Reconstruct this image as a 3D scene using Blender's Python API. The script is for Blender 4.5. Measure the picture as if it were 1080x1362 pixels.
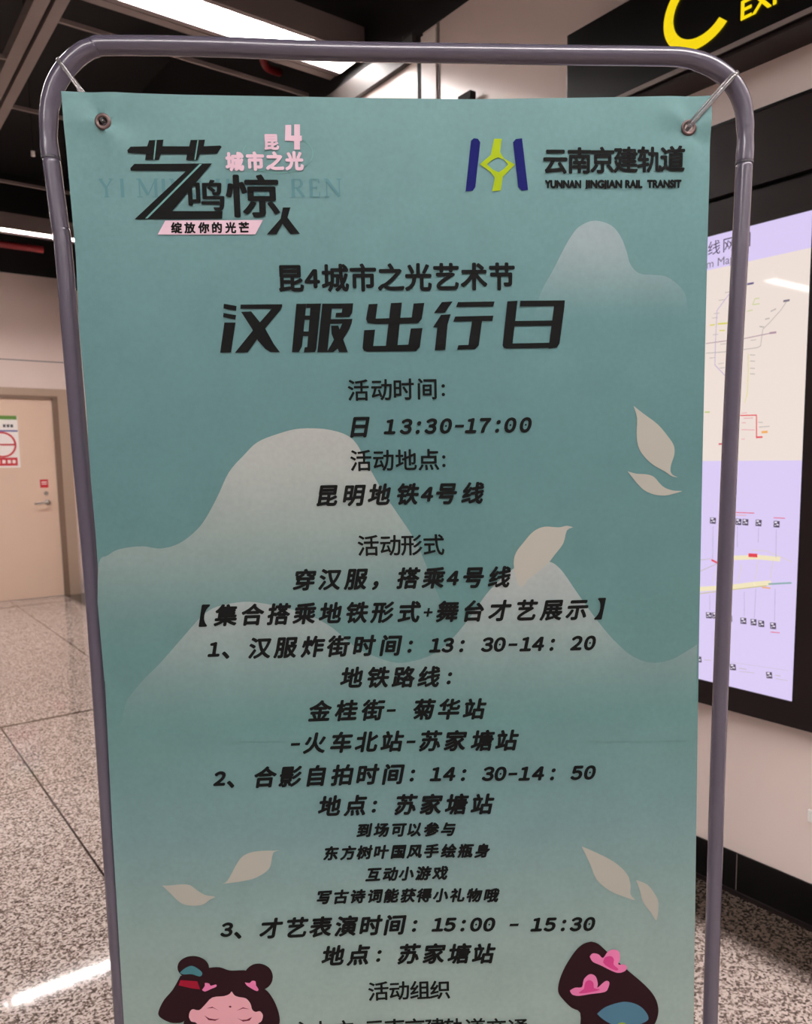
import bpy, math
from mathutils import Vector, Matrix
from mathutils.geometry import delaunay_2d_cdt

sc = bpy.context.scene
COL = sc.collection
for o in list(bpy.data.objects):
    bpy.data.objects.remove(o)

# ------------------------------------------------------------------ camera
CAM_RIGHT, CAM_UP, CAM_FWD = ((0.792645, -0.609552, -0.012634), (0.081025, 0.084778, 0.9931), (0.604275, 0.7882, -0.116587))
cd = bpy.data.cameras.new('camera')
cam = bpy.data.objects.new('camera', cd)
COL.objects.link(cam)
sc.camera = cam
cd.sensor_fit = 'HORIZONTAL'
cd.sensor_width = 36.0
cd.lens = 1050.726 / 1080.0 * 36.0
cd.shift_x = (540.0 - 570.689) / 1080.0
cd.shift_y = (733.188 - 681.0) / 1080.0
cd.clip_start = 0.02
cd.clip_end = 100
r_, u_, f_ = Vector(CAM_RIGHT), Vector(CAM_UP), Vector(CAM_FWD)
M4 = Matrix((r_, u_, -f_)).transposed().to_4x4()
M4.translation = (0, 0, 1.45)
cam.matrix_world = M4
cd.dof.use_dof = True
cd.dof.focus_distance = 1.03
cd.dof.aperture_fstop = 12.0

# ------------------------------------------------------------------ world, exposure, lamp strengths
wd = bpy.data.worlds.new('station_air')
sc.world = wd
wd.use_nodes = True
bg = wd.node_tree.nodes['Background']
bg.inputs[0].default_value = (1.0, 0.97, 0.95, 1)
bg.inputs[1].default_value = 0.02
sc.view_settings.view_transform = 'Standard'
sc.view_settings.look = 'None'
sc.view_settings.exposure = 0.0
sc.view_settings.gamma = 1.0
sc.view_settings.use_curve_mapping = False
LAMP_POWER = 40.0
SCREEN_POWER = 0.95
LAMP_ROWS = [3.55, 7.63, -0.55, -4.6, 4.95]

# ------------------------------------------------------------------ helpers
def s2l(c):
    return tuple((v / 255 / 12.92) if v / 255 <= 0.04045 else ((v / 255 + 0.055) / 1.055) ** 2.4 for v in c)

def lit(name, rgb, power):
    m = mat(name, (18, 18, 20), rough=0.03, spec=0.5)
    b = m.node_tree.nodes['Principled BSDF']
    b.inputs['Emission Color'].default_value = (*s2l(rgb), 1)
    b.inputs['Emission Strength'].default_value = power
    return m

def mat(name, rgb, rough=0.5, metal=0.0, noise=0.0, nscale=40.0, bump=0.0, emit=0.0, trans=0.0, spec=0.5, coat=0.0):
    m = bpy.data.materials.new(name)
    m.use_nodes = True
    nt = m.node_tree
    b = nt.nodes['Principled BSDF']
    c = (*s2l(rgb), 1)
    b.inputs['Base Color'].default_value = c
    b.inputs['Roughness'].default_value = rough
    b.inputs['Metallic'].default_value = metal
    b.inputs['Specular IOR Level'].default_value = spec
    b.inputs['Transmission Weight'].default_value = trans
    b.inputs['Coat Weight'].default_value = coat
    b.inputs['Coat Roughness'].default_value = 0.04
    if emit:
        b.inputs['Emission Color'].default_value = c
        b.inputs['Emission Strength'].default_value = emit
    if noise or bump:
        tc = nt.nodes.new('ShaderNodeTexCoord')
        n = nt.nodes.new('ShaderNodeTexNoise')
        n.inputs['Scale'].default_value = nscale
        n.inputs['Detail'].default_value = 4
        nt.links.new(tc.outputs['Object'], n.inputs['Vector'])
        if noise:
            mx = nt.nodes.new('ShaderNodeMix')
            mx.data_type = 'RGBA'
            mx.inputs['A'].default_value = tuple(v * (1 - noise) for v in c[:3]) + (1,)
            mx.inputs['B'].default_value = tuple(min(1, v * (1 + noise)) for v in c[:3]) + (1,)
            nt.links.new(n.outputs['Fac'], mx.inputs['Factor'])
            nt.links.new(mx.outputs['Result'], b.inputs['Base Color'])
        if bump:
            bp = nt.nodes.new('ShaderNodeBump')
            bp.inputs['Strength'].default_value = bump
            bp.inputs['Distance'].default_value = 0.002
            nt.links.new(n.outputs['Fac'], bp.inputs['Height'])
            nt.links.new(bp.outputs['Normal'], b.inputs['Normal'])
    return m

class MB:
    """collects vertices and faces of one mesh"""
    def __init__(self):
        self.v, self.f, self.mi, self.mats = [], [], [], []
        self.cur = 0
    def use(self, m):
        if m not in self.mats:
            self.mats.append(m)
        self.cur = self.mats.index(m)
        return self
    def add(self, vs, fs):
        n = len(self.v)
        self.v += [tuple(p) for p in vs]
        for f in fs:
            self.f.append([i + n for i in f])
            self.mi.append(self.cur)
        return self
    def box(self, x0, x1, y0, y1, z0, z1):
        vs = [(x, y, z) for x in (x0, x1) for y in (y0, y1) for z in (z0, z1)]
        return self.add(vs, [(0, 1, 3, 2), (4, 6, 7, 5), (0, 4, 5, 1), (2, 3, 7, 6), (0, 2, 6, 4), (1, 5, 7, 3)])
    def tube(self, path, r, n=14, cap=True, closed=False, flat=None):
        """sweep a circle (or an ellipse flat=(ra, rb, axis)) along a 3-D path"""
        P = [Vector(p) for p in path]
        N = len(P)
        rings = []
        ref = Vector((0, 1, 0)) if flat is None else Vector(flat[2])
        for i, p in enumerate(P):
            a = P[(i - 1) % N] if (i or closed) else p
            b = P[(i + 1) % N] if (i < N - 1 or closed) else p
            t = (b - a).normalized()
            s = ref - t * ref.dot(t)
            if s.length < 1e-4:
                s = t.orthogonal()
            s.normalize()
            k = t.cross(s)
            ra, rb = (r, r) if flat is None else flat[:2]
            if callable(ra):
                ra = rb = ra(i)
            rings.append([p + s * ra * math.cos(2 * math.pi * j / n) + k * rb * math.sin(2 * math.pi * j / n) for j in range(n)])
        vs = [q for ring in rings for q in ring]
        fs = []
        for i in range(N if closed else N - 1):
            i2 = (i + 1) % N
            for j in range(n):
                fs.append((i * n + j, i * n + (j + 1) % n, i2 * n + (j + 1) % n, i2 * n + j))
        if cap and not closed:
            fs.append(tuple(range(n))[::-1])
            fs.append(tuple((N - 1) * n + j for j in range(n)))
        return self.add(vs, fs)
    def cyl(self, c, axis, r, h, n=24):
        a = Vector(axis).normalized()
        return self.tube([Vector(c), Vector(c) + a * h], r, n)
    def build(self, name, m=None, parent=None, smooth=False, bevel=0.0):
        me = bpy.data.meshes.new(name)
        me.from_pydata(self.v, [], self.f)
        for mm_ in (self.mats or [m]):
            me.materials.append(mm_)
        if self.mats:
            me.polygons.foreach_set('material_index', self.mi)
        me.update()
        if smooth:
            me.polygons.foreach_set('use_smooth', [True] * len(me.polygons))
        o = bpy.data.objects.new(name, me)
        COL.objects.link(o)
        if parent is not None:
            o.parent = parent
        if bevel:
            bv = o.modifiers.new('edge', 'BEVEL')
            bv.width = bevel
            bv.segments = 2
            bv.limit_method = 'ANGLE'
        return o

def tag(o, label=None, cat=None, group=None, kind=None):
    if label: o['label'] = label
    if cat: o['category'] = cat
    if group: o['group'] = group
    if kind: o['kind'] = kind
    return o

def thing(name, loc, label, cat, group=None):
    o = bpy.data.objects.new(name, None)
    o.empty_display_size = 0.05
    COL.objects.link(o)
    o.location = loc
    return tag(o, label, cat, group)

def spline(pts, k=6):
    """Catmull-Rom through the points"""
    P = [Vector(p) for p in pts]
    out = []
    for i in range(len(P) - 1):
        p0 = P[max(i - 1, 0)]; p1 = P[i]; p2 = P[i + 1]; p3 = P[min(i + 2, len(P) - 1)]
        for j in range(k):
            t = j / k
            out.append(0.5 * ((2 * p1) + (p2 - p0) * t + (2 * p0 - 5 * p1 + 4 * p2 - p3) * t * t + (3 * p1 - p0 - 3 * p2 + p3) * t ** 3))
    out.append(P[-1])
    return out

def densify(poly, step):
    out = []
    n = len(poly)
    for i in range(n):
        a, b = Vector(poly[i]), Vector(poly[(i + 1) % n])
        k = max(1, int(math.ceil((b - a).length / step)))
        out += [tuple(a.lerp(b, j / k)) for j in range(k)]
    return out

def cdt(poly, grid=None, holes=()):
    """triangulate a 2-D polygon, with interior grid points when grid is a spacing, and with round holes"""
    if grid:
        poly = densify(poly, grid)
    vs = [Vector(p) for p in poly]
    n = len(vs)
    edges = []
    for hx, hy, hr in holes:
        b = len(vs)
        vs += [Vector((hx + hr * math.cos(2 * math.pi * i / 24), hy + hr * math.sin(2 * math.pi * i / 24))) for i in range(24)]
        edges += [(b + i, b + (i + 1) % 24) for i in range(24)]
    if grid:
        xs = [p[0] for p in poly]; ys = [p[1] for p in poly]
        x = min(xs) + grid * 0.5
        while x < max(xs):
            y = min(ys) + grid * 0.5
            while y < max(ys):
                if all(math.hypot(x - h[0], y - h[1]) > h[2] * 1.25 for h in holes):
                    vs.append(Vector((x, y)))
                y += grid
            x += grid
    r = delaunay_2d_cdt(vs, edges, [list(range(n))], 1, 1e-6)
    V, F = r[0], r[2]
    fs = []
    for f in F:
        c = sum((V[i] for i in f), Vector((0, 0))) / len(f)
        if any((c - Vector(h[:2])).length < h[2] * .985 for h in holes):
            continue
        a, b, d = (V[i] for i in f[:3])
        if (b - a).cross(d - a) < 0:
            f = list(f)[::-1]
        fs.append(list(f))
    return [tuple(v) for v in V], fs

# ------------------------------------------------------------------ glyphs (Blender's built-in typeface)
_g = {}
def text_mesh(s):
    if s in _g:
        return _g[s]
    cu = bpy.data.curves.new('glyph', 'FONT')
    cu.body = s
    cu.size = 1.0
    cu.resolution_u = 4
    ob = bpy.data.objects.new('glyph', cu)
    COL.objects.link(ob)
    bpy.context.view_layer.update()
    me = bpy.data.meshes.new_from_object(ob.evaluated_get(bpy.context.evaluated_depsgraph_get()))
    vs = [(v.co.x, v.co.y) for v in me.vertices]
    fs = [list(p.vertices) for p in me.polygons]
    bpy.data.objects.remove(ob)
    bpy.data.curves.remove(cu)
    bpy.data.meshes.remove(me)
    _g[s] = (vs, fs)
    return _g[s]

def bbox(vs):
    xs = [v[0] for v in vs]; ys = [v[1] for v in vs]
    return min(xs), min(ys), max(xs), max(ys)

def stamp(shape, r, n=8):
    """heavier strokes: the outline repeated around a small circle"""
    vs, fs = shape
    V, F = list(vs), [list(f) for f in fs]
    if r <= 0:
        return V, F
    for k in range(n):
        a = 2 * math.pi * k / n
        b = len(V)
        V += [(x + r * math.cos(a), y + r * math.sin(a)) for x, y in vs]
        F += [[i + b for i in f] for f in fs]
    return V, F

def disc(cx, cy, r, n=14):
    return [(cx + r * math.cos(2 * math.pi * i / n), cy + r * math.sin(2 * math.pi * i / n)) for i in range(n)], [list(range(n))]

b0 = bbox(text_mesh('口')[0])
EM = bbox(text_mesh('口口')[0])[2] - b0[2]
ZERO = bbox(text_mesh('０')[0])

def glyph(ch, wt):
    """shape in em units (ink centred on x = 0, em box centred on y = 0) and the size of one stamped copy"""
    if ch == '-':
        h = .035 + wt * .7
        return [(-.2, -.04 - h), (.2, -.04 - h), (.2, -.04 + h), (-.2, -.04 + h)], [[0, 1, 2, 3]], 4
    if ch == '+':
        h = .03 + wt * .5
        return [(-.2, -.04 - h), (.2, -.04 - h), (.2, -.04 + h), (-.2, -.04 + h), (-h, -.24), (h, -.24), (h, .16), (-h, .16)], [[0, 1, 2, 3], [4, 5, 6, 7]], 4
    if ch in ':：':
        r = .062 + wt * .9
        a, f = disc(0, -.27, r); b, g = disc(0, .11, r)
        return a + b, f + [[i + len(a) for i in q] for q in g], len(a) + len(b)
    if ch in '0123456789':
        w0 = (wt + .012 if wt > .015 else wt) * EM
        base = text_mesh(chr(ord(ch) + 0xFEE0))
        vs, fs = stamp(base, w0)
        x0, y0, x1, y1 = bbox(vs)
        kx = .54 / (ZERO[2] - ZERO[0] + 2 * w0); ky = .69 / (ZERO[3] - ZERO[1] + 2 * w0)
        cx = (x0 + x1) / 2
        vs = [((x - cx) * kx, (y - ZERO[1] + w0) * ky - .37) for x, y in vs]
        if ch == '0' and wt > .015:
            dv, df = disc(0, -.025, .045)
            fs = fs + [[i + len(vs) for i in df[0]]]
            vs = vs + dv
        return vs, fs, len(base[0])
    base = text_mesh(ch)
    vs, fs = stamp(base, wt * EM)
    x0, y0, x1, y1 = bbox(vs)
    cx = (x0 + x1) / 2
    return [((x - cx) / EM, y / EM - .38) for x, y in vs], fs, len(base[0])

# ------------------------------------------------------------------ measurements of the printed sheet (0.1 mm), of the tube and of the map
BAN_O = (0.6194, 0.84198, 0.0)
BAN_X = (0.822986, -0.568038, 0.005243)
BAN_Z = (-0.010749, -0.006343, 0.999922)
SHEET_L = [(-4033, 18934), (-3995, 17048), (-4016, 16196), (-4000, 15259), (-4004, 14290), (-3994, 13627), (-3998, 12814), (-4006, 11934), (-4062, 9595), (-4099, 6753)]
SHEET_R = [(3986, 6284), (3950, 9303), (3917, 12104), (3897, 14708), (3882, 17375), (3886, 18917)]
SHEET_T = [(2127, 18883), (822, 18861), (-466, 18873), (-2545, 18898)]
TUBE = [(-4172, 6647), (-4141, 12308), (-4177, 14768), (-4201, 17082), (-4223, 17458), (-4281, 18363), (-4271, 18597), (-4241, 18821), (-4150, 19069), (-3992, 19283), (-3803, 19437), (-3665, 19493), (-3503, 19519), (-2365, 19514), (-776, 19470), (656, 19458), (2156, 19446), (3296, 19440), (3584, 19425), (3796, 19378), (3991, 19295), (4178, 19163), (4310, 18977), (4376, 18762), (4401, 18465), (4401, 18193), (4381, 17318), (4327, 14703), (4295, 10334), (4297, 6156)]
EYELETS = [(-3563, 18588), (3600, 18536)]
TIE_TOP = [(-3878, 19128), (3989, 18979)]
JOINTS = [(-4269, 18224), (4396, 18175)]
LINES = [(34.4, 0.022, 0, '昆4城市之光艺术节', [-1391, -1130, -845, -498, -149, 191, 541, 893, 1246], [16760, 16760, 16760, 16760, 16760, 16760, 16760, 16761, 16761], 'ink'), (28.3, 0.0125, 0, '活动时间：', [-597, -302, -18, 280, 485], [15380, 15382, 15383, 15384, 15385], 'ink'), (28.6, 0.026, 0.2, '日13:30-17:00', [-588, -196, 5, 163, 322, 514, 689, 845, 1011, 1187, 1346, 1545], [14921, 14920, 14919, 14919, 14919, 14918, 14918, 14917, 14917, 14917, 14916, 14916], 'ink'), (28.7, 0.0125, 0, '活动地点：', [-590, -300, -8, 284, 479], [14490, 14488, 14487, 14486, 14485], 'ink'), (28.8, 0.026, 0.2, '昆明地铁4号线', [-1025, -690, -359, 6, 260, 507, 856], [14048, 14048, 14047, 14047, 14046, 14046, 14045], 'ink'), (29.0, 0.0125, 0, '活动形式', [-525, -236, 42, 333], [13385, 13383, 13381, 13379], 'ink'), (29.2, 0.026, 0.2, '穿汉服，搭乘4号线', [-1368, -1034, -691, -427, -7, 326, 580, 848, 1198], [12953, 12950, 12948, 12945, 12942, 12939, 12937, 12935, 12932], 'ink'), (29.4, 0.026, 0.2, '【集合搭乘地铁形式+舞台才艺展示】', [-2676, -2396, -2058, -1716, -1380, -1042, -696, -359, -3, 244, 502, 850, 1195, 1547, 1893, 2233, 2541], [12519, 12516, 12512, 12508, 12505, 12501, 12498, 12494, 12490, 12488, 12485, 12482, 12478, 12474, 12471, 12467, 12464], 'ink'), (29.5, 0.026, 0.2, '1、汉服炸街时间：13：30-14：20', [-2570, -2413, -1978, -1642, -1289, -957, -609, -260, 0, 338, 500, 690, 1027, 1192, 1369, 1547, 1711, 1901, 2231, 2411], [12072, 12070, 12064, 12060, 12056, 12052, 12047, 12043, 12040, 12035, 12033, 12031, 12027, 12025, 12022, 12020, 12018, 12016, 12012, 12009], 'ink'), (29.7, 0.026, 0.2, '地铁路线：', [-789, -439, -95, 243, 516], [11617, 11610, 11604, 11598, 11593], 'ink'), (29.8, 0.026, 0.2, '金桂街-菊华站', [-1226, -875, -523, -275, 162, 504, 847], [11171, 11166, 11160, 11156, 11149, 11143, 11137], 'ink'), (30.0, 0.026, 0.2, '-火车北站-苏家塘站', [-1568, -1307, -954, -616, -272, -18, 246, 586, 950, 1283], [10737, 10732, 10725, 10719, 10713, 10708, 10703, 10697, 10690, 10684], 'ink'), (30.2, 0.026, 0.2, '2、合影自拍时间：14：30-14：50', [-2587, -2434, -1990, -1651, -1305, -962, -613, -269, -6, 318, 497, 692, 1026, 1192, 1362, 1531, 1712, 1914, 2245, 2425], [10301, 10297, 10287, 10280, 10272, 10265, 10257, 10249, 10243, 10236, 10232, 10228, 10221, 10217, 10213, 10209, 10205, 10201, 10194, 10190], 'ink'), (30.3, 0.026, 0.2, '地点：苏家塘站', [-1141, -789, -533, -105, 243, 587, 942], [9833, 9825, 9818, 9808, 9799, 9791, 9782], 'ink'), (20.6, 0.032, 0.2, '到场可以参与', [-685, -450, -216, 7, 237, 465], [9460, 9454, 9448, 9443, 9437, 9432], 'ink'), (20.7, 0.032, 0.2, '东方树叶国风手绘瓶身', [-1144, -912, -690, -457, -223, 3, 232, 471, 705, 936], [9153, 9147, 9142, 9136, 9131, 9125, 9120, 9114, 9109, 9103], 'ink'), (20.8, 0.032, 0.2, '互动小游戏', [-573, -341, -119, 114, 349], [8812, 8807, 8803, 8798, 8793], 'ink'), (20.9, 0.032, 0.2, '写古诗词能获得小礼物哦', [-1264, -1031, -799, -566, -336, -103, 118, 352, 584, 815, 1059], [8519, 8511, 8503, 8494, 8487, 8478, 8471, 8463, 8455, 8447, 8438], 'ink'), (31.0, 0.026, 0.2, '3、才艺表演时间：15:00-15:30', [-2602, -2442, -2001, -1654, -1320, -974, -628, -296, -18, 310, 474, 660, 839, 1023, 1373, 1698, 1880, 2073, 2248, 2435], [8129, 8123, 8108, 8097, 8086, 8074, 8062, 8051, 8042, 8031, 8025, 8019, 8013, 8007, 7995, 7984, 7978, 7972, 7966, 7960], 'ink'), (31.1, 0.026, 0.2, '地点：苏家塘站', [-1164, -811, -528, -108, 248, 597, 942], [7644, 7630, 7619, 7603, 7589, 7575, 7562], 'ink'), (30.2, 0.014, 0, '活动组织', [-553, -260, 35, 317], [7063, 7052, 7042, 7032], 'ink'), (30.4, 0.012, 0, '主办方：云南京建轨道交通', [-1640, -1356, -1060, -841, -625, -339, -53, 234, 511, 810, 1113, 1421], [6540, 6527, 6513, 6503, 6493, 6480, 6466, 6453, 6440, 6426, 6412, 6397], 'ink'), (31.9, 0.021, 0, '云南京建轨道', [1923, 2226, 2515, 2810, 3111, 3403], [18144, 18148, 18153, 18158, 18162, 18167], 'ink'), (13.3, 0.03, 0, '绽放你的光芒', [-2761, -2600, -2432, -2271, -2106, -1943], [17362, 17362, 17363, 17363, 17363, 17364], 'ink'), (19.1, 0.03, 0, '昆', [-1563], [18360], 'rose'), (21.9, 0.035, 0, '城市之光', [-2019, -1771, -1532, -1298], [18133, 18137, 18140, 18142], 'rose')]
FITTED = [('鸣', 0.02, 'ink', [-2601, 17565, -2163, 17924]), ('惊', 0.022, 'ink', [-2148, 17484, -1494, 17985])]
LATIN = [[1791, 17817, 2251, 17918], [2290, 17818, 2771, 17920], [2806, 17819, 3029, 17921], [3084, 17820, 3524, 17922]]
LOGO_INK = [[(-3286, 18228), (-3293, 18257), (-3252, 18300), (-3057, 18309), (-3029, 18378), (-2858, 18384), (-2875, 18309), (-2556, 18309), (-2534, 18381), (-2363, 18385), (-2382, 18310), (-2186, 18319), (-2165, 18304), (-2227, 18226), (-2432, 18220), (-2466, 18151), (-2601, 18151), (-2588, 18220), (-2898, 18220), (-2926, 18150), (-3091, 18150), (-3075, 18220)], [(-3269, 18026), (-3271, 18055), (-3220, 18104), (-2293, 18113), (-2801, 17559), (-2194, 17558), (-2204, 17469), (-3260, 17464), (-2608, 18026)], [(-1458, 17600), (-1366, 17600), (-1407, 17482), (-1261, 17288), (-1378, 17286), (-1472, 17408), (-1548, 17283), (-1668, 17284), (-1494, 17467)]]
LOGO_LINE = [[(-2444, 18104), (-2414, 18104), (-3103, 17472), (-3133, 17472)], [(-2954, 18378), (-2939, 18378), (-2977, 18153), (-2992, 18153)], [(-2453, 18379), (-2438, 18379), (-2487, 18154), (-2502, 18154)]]
LOGO_ROSE = [[(-2892, 17448), (-1709, 17453), (-1809, 17284), (-2993, 17283)], [(-1389, 18556), (-1319, 18557), (-1324, 18433), (-1287, 18433), (-1282, 18562), (-1212, 18563), (-1217, 18433), (-1196, 18433), (-1198, 18372), (-1220, 18372), (-1223, 18273), (-1294, 18273), (-1290, 18372), (-1402, 18372)]]
LOGO_ARC = [(-1874, 18325), (-1902, 18285), (-1916, 18244), (-1916, 18202), (-1902, 18162), (-1873, 18123), (-1832, 18088), (-1779, 18058), (-1716, 18033), (-1645, 18016), (-1569, 18005), (-1491, 18003), (-1412, 18008), (-1336, 18020), (-1266, 18040), (-1203, 18066), (-1150, 18098), (-1109, 18135), (-1081, 18174), (-1068, 18216), (-1069, 18258), (-1084, 18298), (-1113, 18337), (-1155, 18372), (-1209, 18402), (-1272, 18426)]
TITLE = [[(-2234, 16458), (-2079, 16430), (-2088, 16370), (-2241, 16401)], [(-2244, 16347), (-2090, 16319), (-2103, 16264), (-2251, 16296)], [(-2239, 16231), (-2101, 16230), (-2175, 15867), (-2310, 15864)], [(-2029, 16446), (-1515, 16448), (-1516, 16420), (-1543, 16371), (-1779, 16109), (-1967, 15865), (-2127, 15862), (-1877, 16150), (-1646, 16394), (-2035, 16396)], [(-2027, 16359), (-1902, 16364), (-1735, 16149), (-1639, 15964), (-1566, 15860), (-1685, 15866), (-1746, 15903), (-1835, 16007), (-1902, 16151)], [(-1338, 16451), (-1214, 16450), (-1289, 15929), (-1330, 15862), (-1418, 15861)], [(-1213, 16452), (-1161, 16451), (-1163, 16398), (-1220, 16399)], [(-1161, 16451), (-1032, 16452), (-1110, 15896), (-1128, 15860), (-1267, 15859), (-1256, 15919), (-1223, 15922)], [(-1261, 16308), (-1156, 16307), (-1162, 16254), (-1267, 16255)], [(-1284, 16114), (-1180, 16113), (-1186, 16056), (-1291, 16057)], [(-1016, 16450), (-890, 16449), (-973, 15858), (-1099, 15857)], [(-901, 16449), (-629, 16451), (-647, 16333), (-682, 16286), (-858, 16286), (-848, 16335), (-779, 16338), (-767, 16389), (-903, 16390)], [(-934, 16260), (-645, 16261), (-657, 16204), (-936, 16203)], [(-772, 16211), (-655, 16210), (-686, 16139), (-845, 15894), (-899, 15857), (-979, 15858), (-817, 16120)], [(-916, 16182), (-826, 16181), (-716, 15855), (-826, 15856), (-913, 16079)], [(-436, 16438), (-324, 16442), (-353, 16261), (172, 16272), (170, 16198), (-353, 16194), (-456, 16208), (-476, 16255)], [(-501, 16121), (-364, 16126), (-393, 15925), (165, 15929), (154, 15856), (-475, 15856), (-513, 15871), (-528, 15903)], [(-157, 16447), (-19, 16453), (-94, 15868), (-242, 15865)], [(127, 16440), (263, 16446), (226, 16248), (182, 16202), (-68, 16200), (-61, 16262), (100, 16266)], [(86, 16134), (234, 16139), (196, 15905), (152, 15861), (-123, 15862), (-116, 15932), (51, 15937)], [(484, 16454), (620, 16460), (518, 16324), (382, 16321)], [(470, 16297), (594, 16303), (552, 16180), (519, 15864), (384, 15861), (422, 16145), (367, 16145)], [(687, 16452), (1151, 16455), (1134, 16395), (662, 16392)], [(649, 16275), (1135, 16282), (1123, 16217), (624, 16215)], [(864, 16224), (991, 16223), (945, 15916), (896, 15869), (667, 15865), (683, 15918), (812, 15922)], [(1314, 16456), (1444, 16462), (1377, 15930), (1294, 15872), (1265, 15882), (1249, 15912)], [(1480, 16462), (2051, 16464), (2044, 16395), (1470, 16392)], [(1911, 16400), (2047, 16399), (1983, 15928), (1949, 15881), (1840, 15866)], [(1404, 16214), (1900, 16217), (1890, 16151), (1397, 16149)], [(1319, 15935), (1949, 15942), (1937, 15877), (1294, 15872)]]
RAIL_NAVY = [[(873, 18378), (909, 18406), (959, 18400), (988, 18359), (921, 17835), (888, 17790), (799, 17782)], [(1394, 18360), (1430, 18398), (1507, 18407), (1580, 17798), (1499, 17792), (1458, 17835)]]
RAIL_GREEN = [[(1159, 18401), (1256, 18401), (1231, 18246), (1205, 18184), (1133, 18151), (1068, 18101), (980, 18101), (1116, 18212)], [(1231, 18246), (1281, 18168), (1417, 18101), (1334, 18101), (1281, 18157), (1205, 18184)], [(1417, 18101), (1334, 18101), (1281, 18051), (1215, 18006), (1165, 17944), (1131, 17784), (1238, 17793), (1265, 17953)], [(980, 18101), (1068, 18101), (1141, 18039), (1215, 18006), (1165, 17944), (1112, 18011)]]
MOUNTS = [[(1619, 16096), (1735, 16541), (1898, 16835), (1994, 17017), (2108, 17217), (2231, 17362), (2422, 17434), (2634, 17379), (2761, 17242), (2841, 17059), (2892, 16902), (3010, 16791), (3205, 16771), (3352, 16752), (3501, 16658), (3622, 16498), (3672, 16076)], [(-4032, 12736), (-3977, 13246), (-3857, 13341), (-3709, 13416), (-3422, 13448), (-3185, 13413), (-2942, 13476), (-2723, 13637), (-2589, 13799), (-2432, 14067), (-2274, 14372), (-2073, 14588), (-1895, 14747), (-1633, 14847), (-1345, 14909), (-963, 14884), (-679, 14755), (-495, 14416), (-310, 14073), (-121, 13775), (69, 13475), (182, 13224), (353, 12768), (546, 12305), (536, 11532), (-4018, 11681)], [(-3744, 11416), (-3533, 11665), (-3275, 11911), (-2912, 12304), (-2705, 12519), (-2505, 12634), (-2162, 12685), (-1871, 12646), (-1435, 12524), (-1096, 12352), (-855, 12142), (-661, 11983), (-265, 11816), (-15, 11809), (289, 11902), (544, 12100), (799, 12400), (1053, 12749), (1356, 13024), (1557, 13110), (1838, 13123), (2010, 13008), (2213, 12718), (2471, 12353), (2731, 12035), (2992, 11798), (3252, 11696), (3511, 11719), (3717, 11817), (3891, 11927), (3895, 10566), (-3928, 10855)]]
LEAVES = [[(2960, 15133), (3093, 15031), (3288, 14888), (3424, 14734), (3506, 14615), (3518, 14497), (3478, 14367), (3470, 14284), (3500, 14229), (3569, 14195), (3483, 14213), (3397, 14274), (3226, 14372), (3091, 14504), (3028, 14623), (3007, 14787), (3011, 14974)], [(2894, 14288), (3011, 14253), (3156, 14241), (3253, 14205), (3328, 14121), (3402, 14060), (3512, 14022), (3634, 14012), (3525, 13981), (3404, 13957), (3258, 13974), (3123, 14034), (3025, 14127)], [(2173, 13566), (2088, 13525), (2041, 13357), (1932, 13215), (1836, 13096), (1690, 12978), (1569, 12884), (1484, 12788), (1412, 12912), (1381, 13107), (1413, 13251), (1522, 13393), (1642, 13523), (1787, 13584), (1979, 13570), (2088, 13589)], [(-2637, 8792), (-2559, 8839), (-2435, 9056), (-2355, 9164), (-2239, 9225), (-2069, 9242), (-1928, 9235), (-1834, 9235), (-1929, 9205), (-1975, 9015), (-2064, 8918), (-2219, 8844), (-2409, 8812)], [(-3444, 8800), (-3332, 8799), (-3181, 8808), (-3069, 8792), (-2980, 8717), (-2871, 8641), (-2740, 8610), (-2818, 8567), (-2896, 8509), (-3011, 8490), (-3160, 8512), (-3250, 8577), (-3338, 8683)], [(2316, 9114), (2503, 9022), (2771, 8865), (2961, 8676), (3017, 8505), (3019, 8363), (3085, 8275), (2939, 8327), (2723, 8434), (2533, 8612), (2441, 8841)], [(3096, 8574), (3259, 8493), (3369, 8346), (3426, 8201), (3404, 7946), (3321, 8064), (3199, 8241), (3153, 8413)]]
GIRL_HAIR = [[(-3274, 7463), (-3019, 7450), (-2974, 7149), (-3024, 6975), (-3169, 6894), (-3277, 6766), (-3419, 6752), (-3537, 6803), (-3609, 6874), (-3598, 6963), (-3518, 7113), (-3390, 7261)], [(-2876, 7567), (-2883, 7528), (-2901, 7492), (-2929, 7460), (-2965, 7434), (-3007, 7416), (-3053, 7405), (-3101, 7403), (-3149, 7410), (-3194, 7426), (-3233, 7449), (-3266, 7479), (-3290, 7513), (-3304, 7551), (-3307, 7590), (-3299, 7629), (-3281, 7665), (-3254, 7696), (-3218, 7722), (-3176, 7741), (-3130, 7751), (-3082, 7753), (-3034, 7746), (-2990, 7731), (-2950, 7708), (-2917, 7679), (-2893, 7644), (-2879, 7606)], [(-2009, 7384), (-2016, 7339), (-2032, 7297), (-2057, 7260), (-2090, 7229), (-2129, 7207), (-2171, 7194), (-2215, 7191), (-2259, 7199), (-2300, 7216), (-2337, 7243), (-2366, 7277), (-2388, 7316), (-2401, 7360), (-2404, 7405), (-2397, 7450), (-2380, 7492), (-2355, 7529), (-2322, 7559), (-2284, 7581), (-2241, 7594), (-2197, 7597), (-2154, 7589), (-2113, 7572), (-2076, 7546), (-2046, 7513), (-2025, 7473), (-2012, 7429)], [(-3040, 7418), (-2974, 7524), (-2872, 7567), (-2731, 7570), (-2594, 7515), (-2433, 7510), (-2354, 7480), (-2202, 7262), (-2085, 7166), (-1991, 6983), (-1942, 6779), (-1964, 6646), (-2109, 6609), (-3182, 6671), (-3232, 6853), (-3155, 7159)]]
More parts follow.
